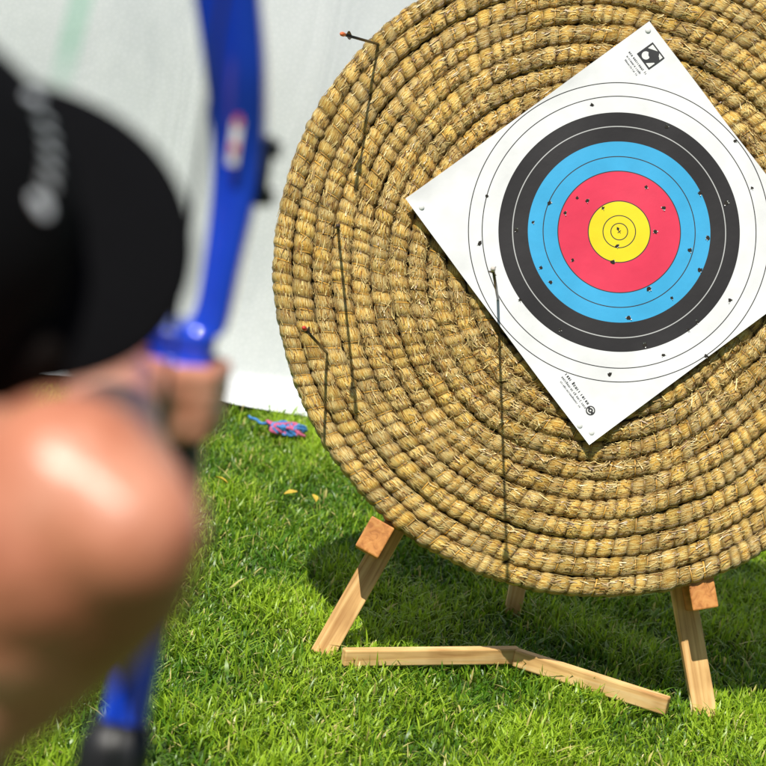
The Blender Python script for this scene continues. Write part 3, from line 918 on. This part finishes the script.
# other arm, hanging
E2 = Vector((-0.65, 1.30, 1.01)); W2 = Vector((-0.64, 1.40, 0.81))
sph += chain_spheres([(SLt, 0.055), (SLt.lerp(E2, 0.4), 0.046), (E2, 0.036), (E2.lerp(W2, 0.3), 0.036), (W2, 0.025), (W2 + Vector((0.0, 0.02, -0.04)), 0.026), (W2 + Vector((0.0, 0.03, -0.075)), 0.022)])
sph += chain_spheres([(W2 + Vector((0.0, 0.005, -0.075)), 0.017), (W2 + Vector((0.0, 0.055, -0.07)), 0.017)])
for i in range(4):
    b = W2 + Vector((0.0, 0.058 - i * 0.019, -0.085)); l_ = (0.9, 1.0, 0.93, 0.75)[i]
    sph += chain_spheres([(b, 0.0095), (b + Vector((0.004, 0.004, -0.036 * l_)), 0.0085), (b + Vector((0.016, 0.004, -0.058 * l_)), 0.008), (b + Vector((0.028, 0.002, -0.074 * l_)), 0.007)])
sph += chain_spheres([(W2 + Vector((0.008, 0.04, -0.03)), 0.014), (W2 + Vector((0.02, 0.068, -0.06)), 0.011), (W2 + Vector((0.026, 0.074, -0.088)), 0.0085)])
# legs
legs = []
for sx in (-1, 1):
    hip = Vector((-0.38 + sx * 0.085, 1.15, 0.82)) + DY; kn = Vector((-0.38 + sx * 0.13, 1.16, 0.45)) + DY; an = Vector((-0.38 + sx * 0.15, 1.13, 0.08)) + DY
    legs.append((hip, kn))
    sph += chain_spheres([(hip, 0.088), (hip.lerp(kn, 0.5), 0.074), (kn, 0.054), (kn.lerp(an, 0.3) + Vector((0, -0.012, 0)), 0.055), (kn.lerp(an, 0.75), 0.038), (an, 0.035)])
    sph += chain_spheres([(an, 0.035), (an + Vector((0, 0.05, -0.035)), 0.034), (an + Vector((sx * 0.02, 0.14, -0.052)), 0.026)])
body = blob('body', sph, 0.0042, 8, M_SKIN, person, PO)
# clothes
tops = torso + chain_spheres([(Vector((-0.31, 1.14, 1.25)) + DY, 0.062), (Vector((-0.28, 1.14, 1.21)) + DY, 0.072)]) + chain_spheres([(Vector((-0.40, 1.14, 1.25)) + DY, 0.062), (Vector((-0.45, 1.14, 1.20)) + DY, 0.072)])
blob('sleeveless_top', tops, 0.007, 6, M_SHIRT, person, PO, 0.010)
sh_s = chain_spheres([(Vector((-0.45, 1.15, 0.87)) + DY, 0.1), (Vector((-0.31, 1.15, 0.87)) + DY, 0.1)])
for hip, kn in legs: sh_s += chain_spheres([(hip, 0.092), (hip.lerp(kn, 0.75), 0.082)])
blob('shorts', sh_s, 0.008, 6, M_SHORTS, person, PO, 0.014)
for sx in (-1, 1):
    an = Vector((-0.38 + sx * 0.15, 1.13, 0.08)) + DY
    blob('shoe', chain_spheres([(an + Vector((0, -0.02, -0.035)), 0.042), (an + Vector((0, 0.06, -0.04)), 0.041), (an + Vector((sx * 0.02, 0.15, -0.046)), 0.034)]), 0.006, 4, M_SHOE, person, PO)
# hair below the cap
hs = chain_spheres([(hl(-0.05, 0.04, 0.0), 0.062), (hl(-0.05, -0.04, 0.0), 0.062)]) + chain_spheres([(hl(-0.06, 0.03, -0.05), 0.05), (hl(-0.06, -0.03, -0.05), 0.05)])
hs += chain_spheres([(hl(-0.02, -0.064, 0.012), 0.028), (hl(0.035, -0.058, 0.0), 0.024)]) + chain_spheres([(hl(-0.02, 0.064, 0.012), 0.028), (hl(0.025, 0.060, 0.005), 0.022)])
hs += chain_spheres([(hl(-0.01, -0.068, -0.015), 0.028), (hl(0.0, -0.066, -0.05), 0.022)]) + chain_spheres([(hl(-0.01, 0.068, -0.015), 0.028), (hl(0.0, 0.066, -0.05), 0.022)])
hs += chain_spheres([(hl(-0.02, -0.068, -0.005), 0.03), (at(-40, 354, 1.38), 0.034), (at(8, 360, 1.37), 0.024), (at(46, 355, 1.36), 0.012)])  # extra lock added to fill the shadowed gap below the cap with dark
blob('hair', hs, 0.005, 4, M_HAIR, person, PO)
for sg in (1, -1):
    bm = bmesh.new(); bmesh.ops.create_uvsphere(bm, u_segments=16, v_segments=10, radius=0.0115)
    e = bm_obj('eye', bm, M_EYE, person); e.location = hl(0.076, sg * 0.031, -0.010) - PO
    bm = bmesh.new(); bmesh.ops.create_uvsphere(bm, u_segments=12, v_segments=8, radius=0.006)
    i_ = bm_obj('iris', bm, M_IRIS, e); i_.location = ff * 0.0075
v, f = tube([hl(0.080, 0.022, -0.064), hl(0.088, 0.01, -0.062), hl(0.0895, 0, -0.063), hl(0.088, -0.01, -0.062), hl(0.080, -0.022, -0.064)], [0.002, 0.005, 0.0055, 0.005, 0.002], 8)
mesh_obj('lips', [Vector(p) - PO for p in v], f, M_LIP, person)
# cap: crown, bill, lettering
CA, CB, CH = 0.108, 0.110, 0.104
CBB, CAB = 0.091, 0.110
def crown(az, el, g=0.0):
    return hl(-0.008 + (CA + g) * math.cos(el) * math.cos(az), (CB + g) * math.cos(el) * math.sin(az), 0.028 + (CH + g) * math.sin(el))
V, Fc = [], []
na, ne = 48, 14
for j in range(ne):
    el = rad(-4) + rad(92) * j / (ne - 1)
    for i in range(na):
        az = 2 * PI * i / na
        seam = 0.0012 * (abs(math.sin(3 * az)) < 0.12)
        V.append(crown(az, el, -seam) - PO)
for j in range(ne - 1):
    for i in range(na):
        a, b = j * na + i, j * na + (i + 1) % na
        Fc.append((a, b, b + na, a + na))
cap = mesh_obj('cap', V, Fc, M_CAP, person)
md = cap.modifiers.new('solid', 'SOLIDIFY'); md.thickness = 0.003; md.offset = 1
V, Fc = [], []
nu, nv = 40, 10
AH = 84
for j in range(nv + 1):
    t = j / nv
    for i in range(nu + 1):
        a = rad(-AH) + rad(2 * AH) * i / nu
        y0 = (CBB + 0.001) * math.sin(a); x0 = (CAB + 0.001) * math.cos(a) - 0.010
        yy = y0 * (1 + 0.06 * t)
        xo = 0.022 + 0.152 * math.sqrt(max(0.0, 1 - (math.sin(a) / 1.0) ** 2)) ** 0.62
        x = x0 + max(0.0, xo - x0) * t; y = yy
        z = 0.024 - 0.08 * max(0, x - 0.07) * t - 1.1 * y * y * (0.25 + 0.75 * t)
        V.append(hl(x, y, z) - PO)
for j in range(nv):
    for i in range(nu):
        a = j * (nu + 1) + i; Fc.append((a, a + 1, a + nu + 2, a + nu + 1))
bill = mesh_obj('bill', V, Fc, M_CAP, cap)
md = bill.modifiers.new('solid', 'SOLIDIFY'); md.thickness = 0.004
# flat embroidered strokes on the crown above the peak
V, Fc = [], []
for az_d, wd_, h_ in ((-25, 7.0, 9.0), (-15, 2.2, 7.0), (-9, 2.0, 7.0), (-2, 2.4, 7.0), (5, 2.0, 7.0), (12, 2.2, 7.0), (22, 5.0, 8.0)):
    o0 = len(V); m_ = 8
    for i in range(m_):
        for e_ in (0, 1):
            t = 2 * PI * i / m_
            V.append(crown(rad(az_d + wd_ * 0.5 * math.cos(t)), rad(44 + h_ * 0.5 * math.sin(t)), 0.0028 + 0.0016 * e_) - PO)
    Fc.append(tuple(o0 + 2 * i + 1 for i in range(m_)))
    for i in range(m_):
        a, b = o0 + 2 * i, o0 + 2 * ((i + 1) % m_)
        Fc.append((a, b, b + 1, a + 1))
mesh_obj('lettering', V, Fc, M_THREAD, cap, False)
bm = bmesh.new(); bmesh.ops.create_uvsphere(bm, u_segments=12, v_segments=8, radius=0.007)
o = bm_obj('button', bm, M_CAP, cap); o.location = hl(-0.008, 0, 0.134) - PO
